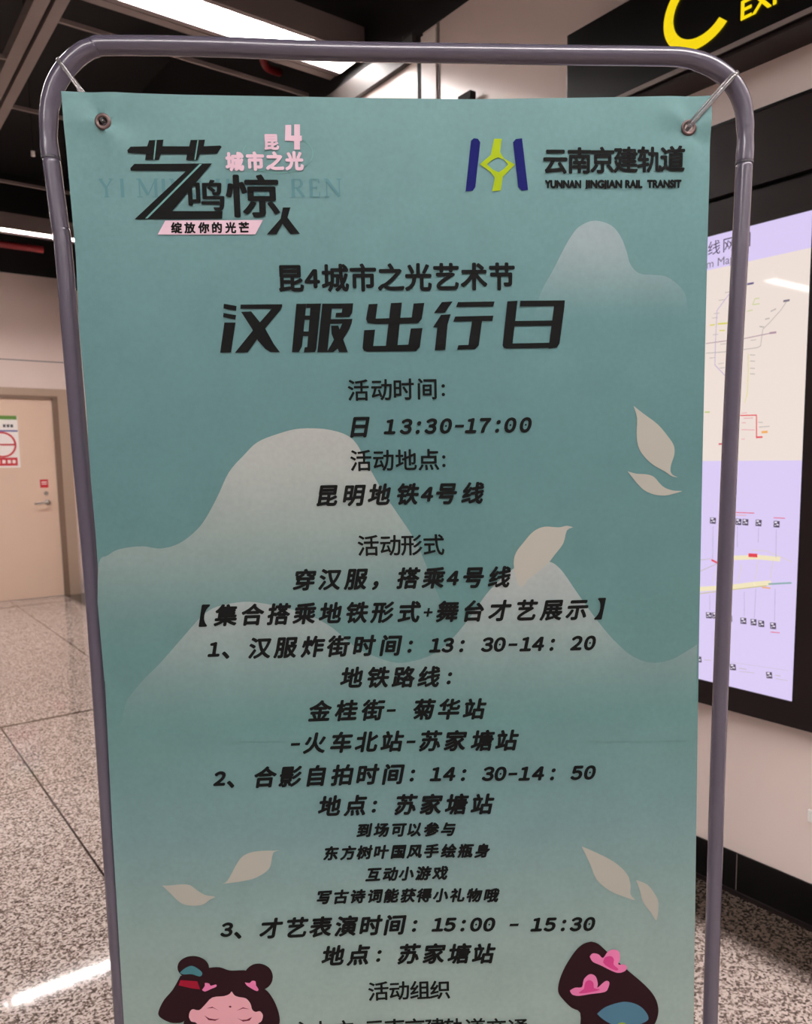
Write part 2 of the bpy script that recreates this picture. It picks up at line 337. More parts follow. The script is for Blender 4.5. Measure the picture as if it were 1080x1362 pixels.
GIRL_SKIN = [[(-3193, 6839), (-3179, 6905), (-3136, 6954), (-3046, 6936), (-2961, 7015), (-2855, 7120), (-2693, 7134), (-2615, 7163), (-2585, 7199), (-2551, 7143), (-2492, 7111), (-2392, 7084), (-2335, 7002), (-2315, 6912), (-2270, 6872), (-2209, 6879), (-2171, 6815), (-2195, 6726), (-2248, 6680), (-2298, 6485), (-2450, 6291), (-2698, 6215), (-2937, 6320), (-3058, 6530), (-3087, 6733), (-3166, 6771)]]
GIRL_LASH = [[(-2980, 6856), (-2912, 6808), (-2832, 6790), (-2770, 6800), (-2833, 6767), (-2923, 6782)], [(-2528, 6795), (-2468, 6764), (-2397, 6765), (-2320, 6801), (-2357, 6747), (-2449, 6736)], [(-2944, 6959), (-2862, 6983), (-2774, 6920), (-2853, 6965)], [(-2532, 6907), (-2439, 6953), (-2349, 6919), (-2440, 6935)], [(-2640, 6975), (-2613, 6989), (-2592, 6970), (-2615, 6954)]]
GIRL_RED = [[(-3278, 7400), (-3047, 7374), (-3013, 7249), (-3148, 7274), (-3306, 7322)]]
GIRL_TEAL = [[(-3279, 7508), (-3212, 7570), (-3110, 7608), (-3013, 7548), (-2972, 7491), (-3009, 7445), (-3117, 7483), (-3227, 7483)]]
GIRL_PINK = [[(-2989, 7243), (-2946, 7302), (-2944, 7346), (-2884, 7332), (-2866, 7298), (-2795, 7316), (-2790, 7283), (-2868, 7250), (-2951, 7214)], [(-2395, 7328), (-2331, 7313), (-2299, 7344), (-2249, 7335), (-2246, 7275), (-2214, 7214), (-2236, 7186), (-2305, 7227), (-2373, 7282)]]
GIRL_ROBE = [[(-3294, 5751), (-3214, 6088), (-2981, 6255), (-2817, 6290), (-2700, 6170), (-2552, 6274), (-2412, 6220), (-2195, 6025), (-2149, 5679)]]
LADY_HAIR = [[(2463, 7685), (2568, 7642), (2707, 7500), (2942, 7263), (3244, 6974), (3397, 6772), (3454, 6585), (3436, 6425), (3364, 6268), (3239, 6020), (2832, 5951), (2403, 6070), (2320, 6306), (2314, 6593), (2186, 6680), (2058, 6824), (1995, 6941), (2015, 7121), (2098, 7330), (2233, 7548), (2348, 7653)], [(2188, 6401), (2319, 6409), (2320, 6306), (2209, 6335)]]
LADY_PINK = [[(2444, 7458), (2486, 7505), (2570, 7485), (2634, 7426), (2706, 7523), (2790, 7545), (2865, 7503), (2877, 7390), (2857, 7313), (2941, 7308), (2984, 7261), (2954, 7206), (2869, 7183), (2773, 7215), (2603, 7315), (2487, 7377)], [(2163, 6950), (2237, 6991), (2336, 6995), (2363, 7113), (2446, 7188), (2531, 7149), (2564, 7034), (2560, 6973), (2669, 7067), (2729, 7048), (2713, 6958), (2661, 6900), (2460, 6881), (2291, 6861), (2195, 6889)]]
LADY_DEEP = [[(2635, 7358), (2665, 7435), (2750, 7447), (2792, 7395), (2789, 7316), (2858, 7245), (2816, 7224), (2688, 7299)], [(2364, 6966), (2384, 7067), (2447, 7097), (2500, 7049), (2512, 6969), (2597, 6942), (2438, 6905), (2290, 6902)]]
LADY_FAN = [[(2558, 6567), (2674, 6664), (2865, 6722), (2992, 6726), (3143, 6672), (3251, 6574), (3311, 6451), (3254, 6390), (3126, 6356), (2827, 6373), (2655, 6470)]]
LADY_ROBE = [[(2300, 5517), (2362, 5840), (2575, 5990), (3133, 5957), (3352, 5757), (3423, 5447)], [(2996, 6354), (2991, 6335), (2975, 6319), (2952, 6310), (2924, 6307), (2896, 6313), (2872, 6325), (2856, 6343), (2850, 6362), (2856, 6381), (2871, 6397), (2895, 6407), (2922, 6409), (2950, 6403), (2974, 6391), (2990, 6374)]]
MAP = [('violet', 26, [(14145, 19401), (14550, 18965), (14565, 18495), (14574, 17953), (14572, 17305), (14213, 16948), (14054, 16781)]), ('grey', 26, [(12289, 18904), (12480, 18652), (12776, 18378), (13012, 18186), (13064, 17708), (13169, 17672), (14085, 17660), (14901, 17700)]), ('mauve', 26, [(12763, 18041), (13541, 17994), (14097, 17997), (14910, 18000)]), ('green', 20, [(13153, 19107), (13295, 19114), (13360, 18947), (13147, 18946)]), ('green', 20, [(13354, 18800), (13533, 18779)]), ('yellow', 50, [(14517, 18549), (14172, 18525)]), ('yellow', 40, [(14789, 18543), (14613, 18542)]), ('yellow', 36, [(14452, 18338), (14259, 18319)]), ('navy', 60, [(13563, 19579), (13348, 19574)]), ('slate', 60, [(12406, 18898), (12216, 18898)]), ('mauve', 60, [(12797, 18046), (12584, 18043)]), ('grey', 40, [(12787, 18666), (12618, 18720)]), ('grey', 40, [(12953, 18467), (12814, 18479)]), ('grey', 40, [(13121, 18282), (12979, 18246)]), ('yellow', 18, [(13451, 17523), (13427, 16894), (13438, 16696)]), ('grey', 26, [(13395, 17484), (13232, 17460)]), ('grey', 26, [(13388, 17303), (13225, 17280)]), ('grey', 26, [(13380, 17088), (13217, 17066)]), ('grey', 26, [(13374, 16922), (13211, 16901)]), ('grey', 22, [(14298, 19460), (14110, 19448)]), ('grey', 22, [(14502, 19260), (14310, 19249)]), ('grey', 22, [(14663, 18881), (14469, 18872)]), ('grey', 22, [(14718, 18753), (14523, 18746)]), ('grey', 22, [(14681, 18239), (14487, 18234)]), ('grey', 22, [(14776, 17532), (14580, 17531)]), ('grey', 22, [(14399, 17916), (14207, 17913)]), ('grey', 22, [(14456, 17328), (14264, 17329)]), ('grey', 22, [(14413, 17187), (14221, 17189)]), ('grey', 22, [(13393, 17910), (13213, 17908)]), ('red', 34, [(13641, 15690), (13111, 15674), (13085, 14998)]), ('red', 50, [(13103, 15009), (12889, 15016)]), ('orange', 70, [(12930, 15159), (12736, 15163)]), ('yellow', 18, [(13430, 16762), (13437, 16364), (13507, 16069)]), ('rose', 24, [(13606, 15756), (13422, 15763)]), ('rose', 24, [(13526, 15600), (13216, 15592)]), ('rose', 24, [(13595, 15469), (13448, 15463)]), ('grey', 24, [(13025, 15312), (12690, 15325)]), ('rose', 24, [(13588, 15259), (13148, 15233)]), ('grey', 24, [(13049, 15462), (12906, 15446)]), ('rose', 24, [(13577, 14968), (13466, 14972)]), ('green', 40, [(14890, 15858), (14702, 15851)]), ('crimson', 50, [(14354, 14836), (14179, 14839)]), ('cream', 130, [(14898, 10137), (13819, 10331), (12988, 10529), (12490, 10626)]), ('gold', 22, [(14893, 9984), (13709, 10270), (12586, 10529)]), ('teal', 50, [(12538, 10583), (11819, 10705)]), ('cream', 120, [(13691, 11279), (12919, 11374), (12228, 11377)]), ('red', 100, [(13215, 11410), (12920, 11422)]), ('red', 60, [(14493, 11145), (14252, 11058)]), ('grey', 22, [(14944, 10705), (14497, 10929), (14197, 11083)]), ('grey', 18, [(14956, 11086), (14505, 11179)]), ('sand', 20, [(13129, 11571), (12627, 11589), (11845, 11334)]), ('orange', 40, [(12733, 10464), (12460, 10469)]), ('sand', 22, [(12890, 11282), (12968, 10676)]), ('sand', 22, [(13422, 11110), (13558, 10510)]), ('sand', 22, [(14354, 10818), (14424, 10408)]), ('sand', 22, [(12420, 11326), (12472, 10780)]), ('slate', 8, [(14467, 12229), (14450, 11184)]), ('slate', 8, [(13621, 12280), (13598, 11628)]), ('slate', 8, [(12913, 12276), (12911, 11826)]), ('slate', 8, [(12351, 12264), (12326, 11405)]), ('slate', 8, [(14512, 9993), (14495, 9487)]), ('slate', 8, [(13312, 10247), (13284, 9468)]), ('slate', 8, [(12932, 10391), (12948, 9471)]), ('slate', 8, [(12312, 10468), (12297, 9476)]), ('dark', 170, [(14579, 12412), (14368, 12408)]), ('white', 50, [(14547, 12468), (14458, 12468)]), ('white', 40, [(14484, 12397), (14400, 12392)]), ('white', 30, [(14544, 12369), (14505, 12366)]), ('dark', 170, [(13684, 12422), (13485, 12418)]), ('white', 50, [(13655, 12476), (13571, 12476)]), ('white', 40, [(13594, 12407), (13516, 12402)]), ('white', 30, [(13651, 12380), (13614, 12377)]), ('dark', 170, [(13449, 12425), (13253, 12422)]), ('white', 50, [(13420, 12479), (13337, 12479)]), ('white', 40, [(13361, 12411), (13283, 12406)]), ('white', 30, [(13416, 12384), (13380, 12381)]), ('dark', 170, [(13014, 12426), (12823, 12422)]), ('white', 50, [(12986, 12479), (12905, 12479)]), ('white', 40, [(12928, 12412), (12853, 12406)]), ('white', 30, [(12982, 12385), (12947, 12382)]), ('dark', 170, [(12435, 12421), (12251, 12418)]), ('white', 50, [(12408, 12474), (12330, 12474)]), ('white', 40, [(12352, 12408), (12279, 12403)]), ('white', 30, [(12404, 12381), (12370, 12379)]), ('dark', 170, [(14626, 9314), (14412, 9331)]), ('white', 50, [(14594, 9375), (14503, 9384)]), ('white', 40, [(14529, 9309), (14445, 9311)]), ('white', 30, [(14590, 9274), (14551, 9275)]), ('dark', 170, [(14395, 9339), (14184, 9356)]), ('white', 50, [(14363, 9400), (14274, 9408)]), ('white', 40, [(14300, 9333), (14216, 9336)]), ('white', 30, [(14360, 9299), (14321, 9300)]), ('dark', 170, [(13897, 9324), (13693, 9341)]), ('white', 50, [(13867, 9384), (13781, 9392)]), ('white', 40, [(13805, 9319), (13724, 9321)]), ('white', 30, [(13863, 9285), (13825, 9285)]), ('dark', 170, [(13405, 9321), (13206, 9338)]), ('white', 50, [(13375, 9380), (13291, 9388)]), ('white', 40, [(13315, 9316), (13237, 9318)]), ('white', 30, [(13372, 9282), (13335, 9283)]), ('dark', 170, [(13061, 9331), (12867, 9348)]), ('white', 50, [(13032, 9390), (12950, 9398)]), ('white', 40, [(12973, 9326), (12897, 9328)]), ('white', 30, [(13028, 9293), (12992, 9294)]), ('dark', 170, [(12805, 9324), (12614, 9340)]), ('white', 50, [(12777, 9381), (12696, 9389)]), ('white', 40, [(12719, 9318), (12643, 9321)]), ('white', 30, [(12773, 9285), (12738, 9286)]), ('dark', 170, [(12424, 9322), (12238, 9338)]), ('white', 50, [(12397, 9379), (12318, 9387)]), ('white', 40, [(12340, 9317), (12266, 9319)]), ('white', 30, [(12393, 9284), (12358, 9285)]), ('dark', 170, [(13713, 7768), (13509, 7795)]), ('white', 50, [(13683, 7830), (13597, 7842)]), ('white', 40, [(13621, 7767), (13541, 7773)]), ('white', 30, [(13679, 7729), (13642, 7732)]), ('dark', 170, [(12487, 7767), (12299, 7793)]), ('white', 50, [(12459, 7826), (12380, 7838)]), ('white', 40, [(12402, 7766), (12328, 7772)]), ('white', 30, [(12456, 7730), (12421, 7733)]), ('dark', 170, [(14965, 7779), (14745, 7806)]), ('white', 50, [(14932, 7843), (14839, 7856)]), ('white', 40, [(14865, 7777), (14779, 7784)]), ('white', 30, [(14928, 7739), (14888, 7741)]), ('red', 24, [(13716, 12710), (13070, 12716)]), ('rose', 20, [(13713, 12628), (13322, 12632)]), ('red', 20, [(12447, 12606), (12087, 12611)]), ('red', 20, [(12406, 9124), (12113, 9150)]), ('grey', 8, [(13735, 7920), (11803, 8046)]), ('grey', 20, [(13408, 7786), (13144, 7805)]), ('grey', 14, [(13404, 7686), (12883, 7746)]), ('grey', 20, [(12206, 7818), (12035, 7825)]), ('grey', 14, [(12202, 7712), (11814, 7735)]), ('grey', 18, [(14653, 7814), (14397, 7839)])]
MAP_TITLE = [(14928, 20406), (13446, 21238), (14821, 20363), (13927, 20409), (14805, 20698), (13470, 20598), (14817, 21061), (13321, 21081)]


# ------------------------------------------------------------------ materials
M = {}
M['wall'] = mat('beige_enamel_panel', (236, 219, 212), rough=0.22, noise=0.03, nscale=3, spec=0.45)
M['dark_void'] = mat('black_painted_void', (16, 14, 14), rough=0.8, noise=0.3, nscale=2)
M['grey_trim'] = mat('grey_painted_steel', (120, 108, 104), rough=0.45, noise=0.06, nscale=12)
M['black_gloss'] = mat('black_gloss_enamel', (11, 9, 9), rough=0.28, noise=0.2, nscale=6, spec=0.25)
M['cabinet'] = mat('dark_brown_cabinet', (30, 22, 22), rough=0.4, spec=0.25, noise=0.05, nscale=20)
M['door'] = mat('cream_painted_door', (220, 193, 172), rough=0.4, noise=0.03, nscale=5)
M['door_frame'] = mat('brown_grey_door_frame', (172, 150, 132), rough=0.4, noise=0.04, nscale=8)
M['rebate'] = mat('dark_brown_rebate', (122, 100, 84), rough=0.45, noise=0.05, nscale=8)
M['steel'] = mat('satin_steel', (190, 185, 180), rough=0.25, metal=0.9, noise=0.05, nscale=60)
M['tube'] = mat('grey_lacquered_tube', (76, 71, 84), rough=0.27, metal=0.0, noise=0.05, nscale=90, bump=0.04, spec=0.6, coat=0.15)
M['joint'] = mat('dark_joint_line', (60, 58, 66), rough=0.5, noise=0.1, nscale=80)
M['brass'] = mat('aged_eyelet_metal', (92, 76, 74), rough=0.4, metal=0.85, noise=0.15, nscale=300)
M['tie'] = mat('clear_nylon', (190, 186, 188), rough=0.2, trans=0.85, noise=0.03, nscale=200)
M['red'] = mat('signal_red', (196, 32, 44), rough=0.4, noise=0.05, nscale=30)
M['pipe_red'] = mat('dusty_red_pipe', (120, 18, 22), rough=0.5, noise=0.1, nscale=20)
M['trim_shaded'] = mat('shaded_grey_steel', (46, 40, 38), rough=0.5, noise=0.06, nscale=12)  # dark grey trim, made darker to hold the shade at the wall top
M['white'] = mat('white_vinyl', (240, 236, 232), rough=0.4, noise=0.02, nscale=30)
M['green'] = mat('green_vinyl', (96, 140, 60), rough=0.4, noise=0.04, nscale=30)
M['blue'] = mat('blue_vinyl', (60, 80, 150), rough=0.4, noise=0.04, nscale=30)
M['ink'] = mat('black_print', (15, 16, 16), rough=0.7, noise=0.12, nscale=400, spec=0.1)
M['lamp'] = mat('lamp_diffuser', (255, 249, 247), rough=0.5, emit=LAMP_POWER)
M['lamp_bright'] = mat('bright_lamp_diffuser', (255, 249, 247), rough=0.5, emit=LAMP_POWER * 2.7)
M['yellow_lit'] = lit('lit_yellow_letter', (252, 220, 20), 0.95)
M['white_strip'] = mat('white_panel_edge', (240, 228, 222), rough=0.35, noise=0.02, nscale=5)

def print_mat(name, rgb, noise=0.05):
    m = mat(name, rgb, rough=0.68, spec=0.12)
    b = m.node_tree.nodes['Principled BSDF']
    c = s2l(rgb)
    b.inputs['Base Color'].default_value = (c[0] * .74, c[1] * .80, c[2] * .86, 1)      # printing inks on matt fabric
    return m
M['rose'] = print_mat('pale_rose_print', (226, 188, 196))
M['latin'] = print_mat('faint_teal_print', (92, 130, 132))
M['logo_line'] = print_mat('logo_seam_print', (112, 156, 146))
M['navy'] = print_mat('navy_print', (16, 20, 92))
M['lime'] = print_mat('lime_print', (160, 178, 22))
M['leaf'] = print_mat('cream_leaf_print', (172, 164, 150))
M['hair'] = print_mat('dark_hair_print', (42, 17, 22))
M['skin'] = print_mat('skin_print', (226, 160, 164))
M['lash'] = print_mat('lash_print', (110, 40, 56))
M['hairred'] = print_mat('ribbon_print', (150, 20, 42))
M['teal'] = print_mat('teal_comb_print', (70, 120, 124))
M['pink'] = print_mat('pink_flower_print', (226, 120, 160))
M['deep'] = print_mat('deep_pink_print', (206, 66, 126))
M['fan'] = print_mat('fan_print', (78, 116, 132))
M['robe'] = print_mat('robe_print', (190, 90, 100))

# the sheet: a printed vertical gradient of teal, with canvas grain; the printed hills mix a pale tone into it that fades towards their feet
SHEET_RAMP = [(0.10, (143, 157, 149)), (0.66, (141, 159, 153)), (0.80, (128, 150, 147)), (0.96, (104, 135, 137)), (1.10, (92, 128, 126)), (1.24, (86, 123, 122)), (1.45, (83, 122, 123)), (1.62, (87, 126, 128)), (1.90, (102, 141, 142))]
Z0 = 0.06          # height of the sheet's own origin
def sheet_mat(name, pale=None, z_hi=0, z_lo=0, strength=1.0):
    m = mat(name, (110, 150, 140), rough=0.55, spec=0.3)
    nt = m.node_tree
    N, Lk = nt.nodes, nt.links
    b = N['Principled BSDF']
    tc = N.new('ShaderNodeTexCoord')
    sx = N.new('ShaderNodeSeparateXYZ')
    Lk.new(tc.outputs['Object'], sx.inputs[0])
    mr = N.new('ShaderNodeMapRange')
    mr.inputs['From Min'].default_value = 0.0
    mr.inputs['From Max'].default_value = 2.0
    ad = N.new('ShaderNodeMath'); ad.operation = 'ADD'; ad.inputs[1].default_value = Z0
    Lk.new(sx.outputs['Z'], ad.inputs[0])
    Lk.new(ad.outputs[0], mr.inputs['Value'])
    rp = N.new('ShaderNodeValToRGB')
    el = rp.color_ramp.elements
    while len(el) > 1:
        el.remove(el[-1])
    for i, (z, c) in enumerate(SHEET_RAMP):
        e = el[0] if i == 0 else el.new(z / 2.0)
        e.position = z / 2.0
        e.color = (*s2l(c), 1)
    Lk.new(mr.outputs['Result'], rp.inputs['Fac'])
    col = rp.outputs['Color']
    if pale:
        fd = N.new('ShaderNodeMapRange')
        fd.interpolation_type = 'SMOOTHSTEP'
        fd.inputs['From Min'].default_value = z_lo
        fd.inputs['From Max'].default_value = z_hi
        fd.inputs['To Max'].default_value = strength
        Lk.new(ad.outputs[0], fd.inputs['Value'])
        mx = N.new('ShaderNodeMix'); mx.data_type = 'RGBA'
        Lk.new(fd.outputs['Result'], mx.inputs['Factor'])
        Lk.new(col, mx.inputs['A'])
        mx.inputs['B'].default_value = (*s2l(pale), 1)
        col = mx.outputs['Result']
    # woven grain and faint ink mottling
    w1 = N.new('ShaderNodeTexNoise'); w1.inputs['Scale'].default_value = 160; w1.inputs['Detail'].default_value = 3
    w2 = N.new('ShaderNodeTexNoise'); w2.inputs['Scale'].default_value = 14; w2.inputs['Detail'].default_value = 3
    Lk.new(tc.outputs['Object'], w1.inputs['Vector'])
    Lk.new(tc.outputs['Object'], w2.inputs['Vector'])
    sm = N.new('ShaderNodeMath'); sm.operation = 'ADD'
    Lk.new(w1.outputs['Fac'], sm.inputs[0]); Lk.new(w2.outputs['Fac'], sm.inputs[1])
    gr = N.new('ShaderNodeMapRange')
    gr.inputs['From Min'].default_value = 0.5; gr.inputs['From Max'].default_value = 1.5
    gr.inputs['To Min'].default_value = 0.75; gr.inputs['To Max'].default_value = 0.91
    Lk.new(sm.outputs[0], gr.inputs['Value'])
    vm = N.new('ShaderNodeVectorMath'); vm.operation = 'SCALE'
    Lk.new(col, vm.inputs[0]); Lk.new(gr.outputs['Result'], vm.inputs['Scale'])
    Lk.new(vm.outputs[0], b.inputs['Base Color'])
    bp = N.new('ShaderNodeBump'); bp.inputs['Strength'].default_value = 0.12; bp.inputs['Distance'].default_value = 0.001
    Lk.new(w1.outputs['Fac'], bp.inputs['Height'])
    Lk.new(bp.outputs['Normal'], b.inputs['Normal'])
    return m

# polished speckled granite with slab joints
DARK_BAND_X = 2.035
def floor_mat():
    m = mat('speckled_granite', (180, 160, 150), rough=0.05, spec=0.5)
    nt = m.node_tree
    N, Lk = nt.nodes, nt.links
    b = N['Principled BSDF']
    tc = N.new('ShaderNodeTexCoord')
    v1 = N.new('ShaderNodeTexVoronoi'); v1.inputs['Scale'].default_value = 150
    v2 = N.new('ShaderNodeTexNoise'); v2.inputs['Scale'].default_value = 112; v2.inputs['Detail'].default_value = 2; v2.inputs['Roughness'].default_value = 0.7
    Lk.new(tc.outputs['Object'], v1.inputs['Vector']); Lk.new(tc.outputs['Object'], v2.inputs['Vector'])
    s1 = N.new('ShaderNodeSeparateColor')
    Lk.new(v1.outputs['Color'], s1.inputs[0])
    a = N.new('ShaderNodeMath'); a.operation = 'MULTIPLY_ADD'; a.inputs[1].default_value = 0.45
    Lk.new(s1.outputs[0], a.inputs[0]); 
    sc2 = N.new('ShaderNodeMath'); sc2.operation = 'MULTIPLY'; sc2.inputs[1].default_value = 0.75
    Lk.new(v2.outputs['Fac'], sc2.inputs[0]); Lk.new(sc2.outputs[0], a.inputs[2])
    rp = N.new('ShaderNodeValToRGB')
    rp.color_ramp.interpolation = 'LINEAR'
    el = rp.color_ramp.elements
    el[0].position = 0.40; el[0].color = (*s2l((76, 64, 57)), 1)
    el[1].position = 0.72; el[1].color = (*s2l((202, 187, 179)), 1)
    e = el.new(0.54); e.color = (*s2l((130, 114, 105)), 1)
    e = el.new(0.60); e.color = (*s2l((171, 155, 147)), 1)
    Lk.new(a.outputs[0], rp.inputs['Fac'])
    sx = N.new('ShaderNodeSeparateXYZ'); Lk.new(tc.outputs['Object'], sx.inputs[0])
    def line(sock, off, period, half):
        p = N.new('ShaderNodeMath'); p.operation = 'SUBTRACT'; p.inputs[1].default_value = off - period / 2
        Lk.new(sock, p.inputs[0])
        q = N.new('ShaderNodeMath'); q.operation = 'FLOORED_MODULO'; q.inputs[1].default_value = period
        Lk.new(p.outputs[0], q.inputs[0])
        d = N.new('ShaderNodeMath'); d.operation = 'SUBTRACT'; d.inputs[1].default_value = period / 2
        Lk.new(q.outputs[0], d.inputs[0])
        ab = N.new('ShaderNodeMath'); ab.operation = 'ABSOLUTE'; Lk.new(d.outputs[0], ab.inputs[0])
        lt = N.new('ShaderNodeMath'); lt.operation = 'LESS_THAN'; lt.inputs[1].default_value = half
        Lk.new(ab.outputs[0], lt.inputs[0])
        return lt.outputs[0]
    lx = line(sx.outputs['X'], 0.684, 0.816, 0.0042)
    ly1 = line(sx.outputs['Y'], 4.815, 4.08, 0.014)
    ly2 = line(sx.outputs['Y'], 3.800, 4.08, 0.003)
    mxa = N.new('ShaderNodeMath'); mxa.operation = 'MAXIMUM'
    Lk.new(ly1, mxa.inputs[0]); Lk.new(ly2, mxa.inputs[1])
    mxl = N.new('ShaderNodeMath'); mxl.operation = 'MAXIMUM'
    Lk.new(lx, mxl.inputs[0]); Lk.new(mxa.outputs[0], mxl.inputs[1])
    # darker band of floor along the right wall, its ragged edge following the grains
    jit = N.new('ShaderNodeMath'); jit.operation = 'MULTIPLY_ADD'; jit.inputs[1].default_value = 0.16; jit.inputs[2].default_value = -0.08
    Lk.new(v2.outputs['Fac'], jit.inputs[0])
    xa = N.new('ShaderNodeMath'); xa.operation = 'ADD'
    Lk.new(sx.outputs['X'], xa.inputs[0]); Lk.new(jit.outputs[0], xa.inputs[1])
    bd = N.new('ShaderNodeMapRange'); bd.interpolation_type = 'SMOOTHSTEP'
    bd.inputs['From Min'].default_value = DARK_BAND_X - .05; bd.inputs['From Max'].default_value = DARK_BAND_X + .07
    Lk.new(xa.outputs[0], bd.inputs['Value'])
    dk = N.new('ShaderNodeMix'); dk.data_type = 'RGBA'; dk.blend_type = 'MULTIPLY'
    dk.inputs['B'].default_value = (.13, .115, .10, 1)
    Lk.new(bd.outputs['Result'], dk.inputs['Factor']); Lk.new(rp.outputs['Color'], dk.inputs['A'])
    mx = N.new('ShaderNodeMix'); mx.data_type = 'RGBA'
    Lk.new(mxl.outputs[0], mx.inputs['Factor']); Lk.new(dk.outputs['Result'], mx.inputs['A'])
    mx.inputs['B'].default_value = (*s2l((40, 32, 29)), 1)
    Lk.new(mx.outputs['Result'], b.inputs['Base Color'])
    return m
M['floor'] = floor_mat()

# ------------------------------------------------------------------ the station hall
XR, YD, ZT = 2.302, 9.318, 3.408          # right wall, door wall, lamp ceiling level
XF = 2.252                                 # face of the map cabinet
XL, YR, ZV = -6.0, -7.5, 4.4               # far side, rear, underside of the slab

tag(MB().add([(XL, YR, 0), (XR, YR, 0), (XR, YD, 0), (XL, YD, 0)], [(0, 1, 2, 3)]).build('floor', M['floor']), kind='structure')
tag(MB().box(XL, XR + .2, YR, YD + .2, ZV, ZV + .1).build('ceiling', M['dark_void']), kind='structure')

w = MB().use(M['wall'])
w.box(XR, XR + .2, YR, YD, 0, 3.34)
w.use(M['dark_void']).box(XR, XR + .2, YR, YD, 3.34, ZV)
tag(w.build('wall_right'), kind='structure')
w = MB().use(M['wall'])
w.box(XL, XR + .2, YD, YD + .2, 0, 3.408)
w.use(M['dark_void']).box(XL, XR + .2, YD, YD + .2, 3.408, ZV)
w.use(M['joint']).box(XL, XR, YD - .0015, YD, 2.525, 2.533)       # open joint between the wall panels
tag(w.build('wall_back'), kind='structure')
for nm, bx in (('wall_left', (XL - .2, XL, YR, YD)), ('wall_front', (XL, XR, YR - .2, YR))):
    w = MB().use(M['grey_trim']).box(*bx, 0, 3.3)
    w.use(M['dark_void']).box(*bx, 3.3, ZV)
    tag(w.build(nm), kind='structure')

# black plinth along the right wall, with its joint and foot strip
w = MB().use(M['black_gloss']).box(XR - .006, XR, YR, YD, 0.0, .145)
w.use(M['grey_trim']).box(XR - .0075, XR - .006, 1.347, 1.349, .018, .143)
w.use(M['cabinet']).box(XR - .012, XR - .006, YR, YD, 0, .016)
tag(w.build('baseboard_right'), kind='structure')
# grey edge trim where the right wall meets the open ceiling, and the slot and bright edge of the wall cladding
tag(MB().use(M['trim_shaded']).box(XR - .03, XR, 3.04, YD, 3.245, 3.345).build('trim_1'), kind='structure')
tag(MB().use(M['dark_void']).box(XR - .004, XR, 3.0, 3.04, .145, 3.34).build('trim_2'), kind='structure')
w = MB().use(M['white_strip']).box(XR - .012, XR, 2.895, 3.0, .145, 3.32)
w.use(M['grey_trim']).box(XR - .004, XR, 2.88, 2.895, .145, 3.34)
tag(w.build('trim_3'), kind='structure')

# open ceiling grid: twin rails running away from the viewer, thin cross bars
w = MB()
for x0, x1 in ((.889, .945), (.963, 1.012)):
    w.box(x0, x1, 0.5, YD, ZT, ZT + .06)
tag(w.build('ceiling_beam', M['grey_trim']), kind='structure')
w = MB()
for y in (3.995, 5.07, 6.40):
    w.box(1.012, XR - .03, y - .007, y + .007, ZT, ZT + .02)
tag(w.build('ceiling_beam', M['grey_trim']), kind='structure')
w = MB()
for y in (3.2, 4.5, 5.9, 7.1):
    w.box(XL, .889, y - .007, y + .007, ZT, ZT + .02)
tag(w.build('ceiling_beam', M['grey_trim']), kind='structure')

# linear lamps in grey channels
LAMP_LABELS = ['long bright ceiling lamp above the poster top, ending at the beige wall', 'long white ceiling lamp farther back, above the cream door',
               'linear ceiling lamp overhead in front of the poster', 'linear ceiling lamp in the hall behind the viewpoint',
               'short ceiling lamp far across the hall, mirrored in the map display']
for i, y in enumerate(LAMP_ROWS):
    half = (.10, .042, .15, .15, .07)[i]
    t = thing('ceiling_lamp', (0, y, ZT), LAMP_LABELS[i], 'lamp', 'linear ceiling lamps')
    x0, x1 = ((-1.5, 2.268), (-5.2, 2.268), (-5.0, 2.268), (-5.0, 2.268), (-5.9, -4.15))[i]
    rz = .022 if i == 1 else .055          # how far the diffuser sits up in its channel
    MB().box(x0, x1, -half, half, rz, rz + .015).build('diffuser', M['lamp_bright'] if i == 1 else M['lamp'], t)
    c = MB().use(M['grey_trim'])
    c.box(x0, x1, -half - .03, -half - .004, -.006, .12).box(x0, x1, half + .004, half + .035, -.006, .12)
    c.box(x0, x1, half + .05, half + .10, -.002, .05).box(x0, x1, -half, half, .07, .12)
    c.use(M['white']).box(x0, x1, -half - .004, -half, -.006, .07).box(x0, x1, half, half + .004, -.006, .07).box(x1, x1 + .004, -half, half, -.006, .07)
    c.build('channel', None, t)

# red sprinkler pipes in the ceiling void
def pipe(path, label, r=.03):
    o = MB().tube(spline(path, 6), r, 12).build('sprinkler_pipe', M['pipe_red'], smooth=True)
    tag(o, label, 'pipe', 'red sprinkler pipes')
pipe([(-3, 8.12, 3.40), (0, 8.12, 3.40), (1.80, 8.12, 3.40)], 'red pipe under the farther ceiling lamp, above the door wall')
pipe([(2.24, 4.25, 3.62), (2.14, 4.2, 3.60), (2.07, 4.12, 3.62), (2.05, 4.1, 3.8), (2.05, 4.1, 4.4)], 'red pipe bend in the dark ceiling just above the poster frame', .02)
o = MB().cyl((1.244, 5.706, 3.39), (0, 0, 1), .012, .03, 16).build('ceiling_sensor', M['white'], smooth=False)
tag(o, 'tiny white sensor dot in the dark ceiling at upper left', 'sensor')
c = MB().box(1.242, 1.246, 5.704, 5.708, 3.42, 4.4).build('hanger_rod', M['dark_void'])
c.parent = o

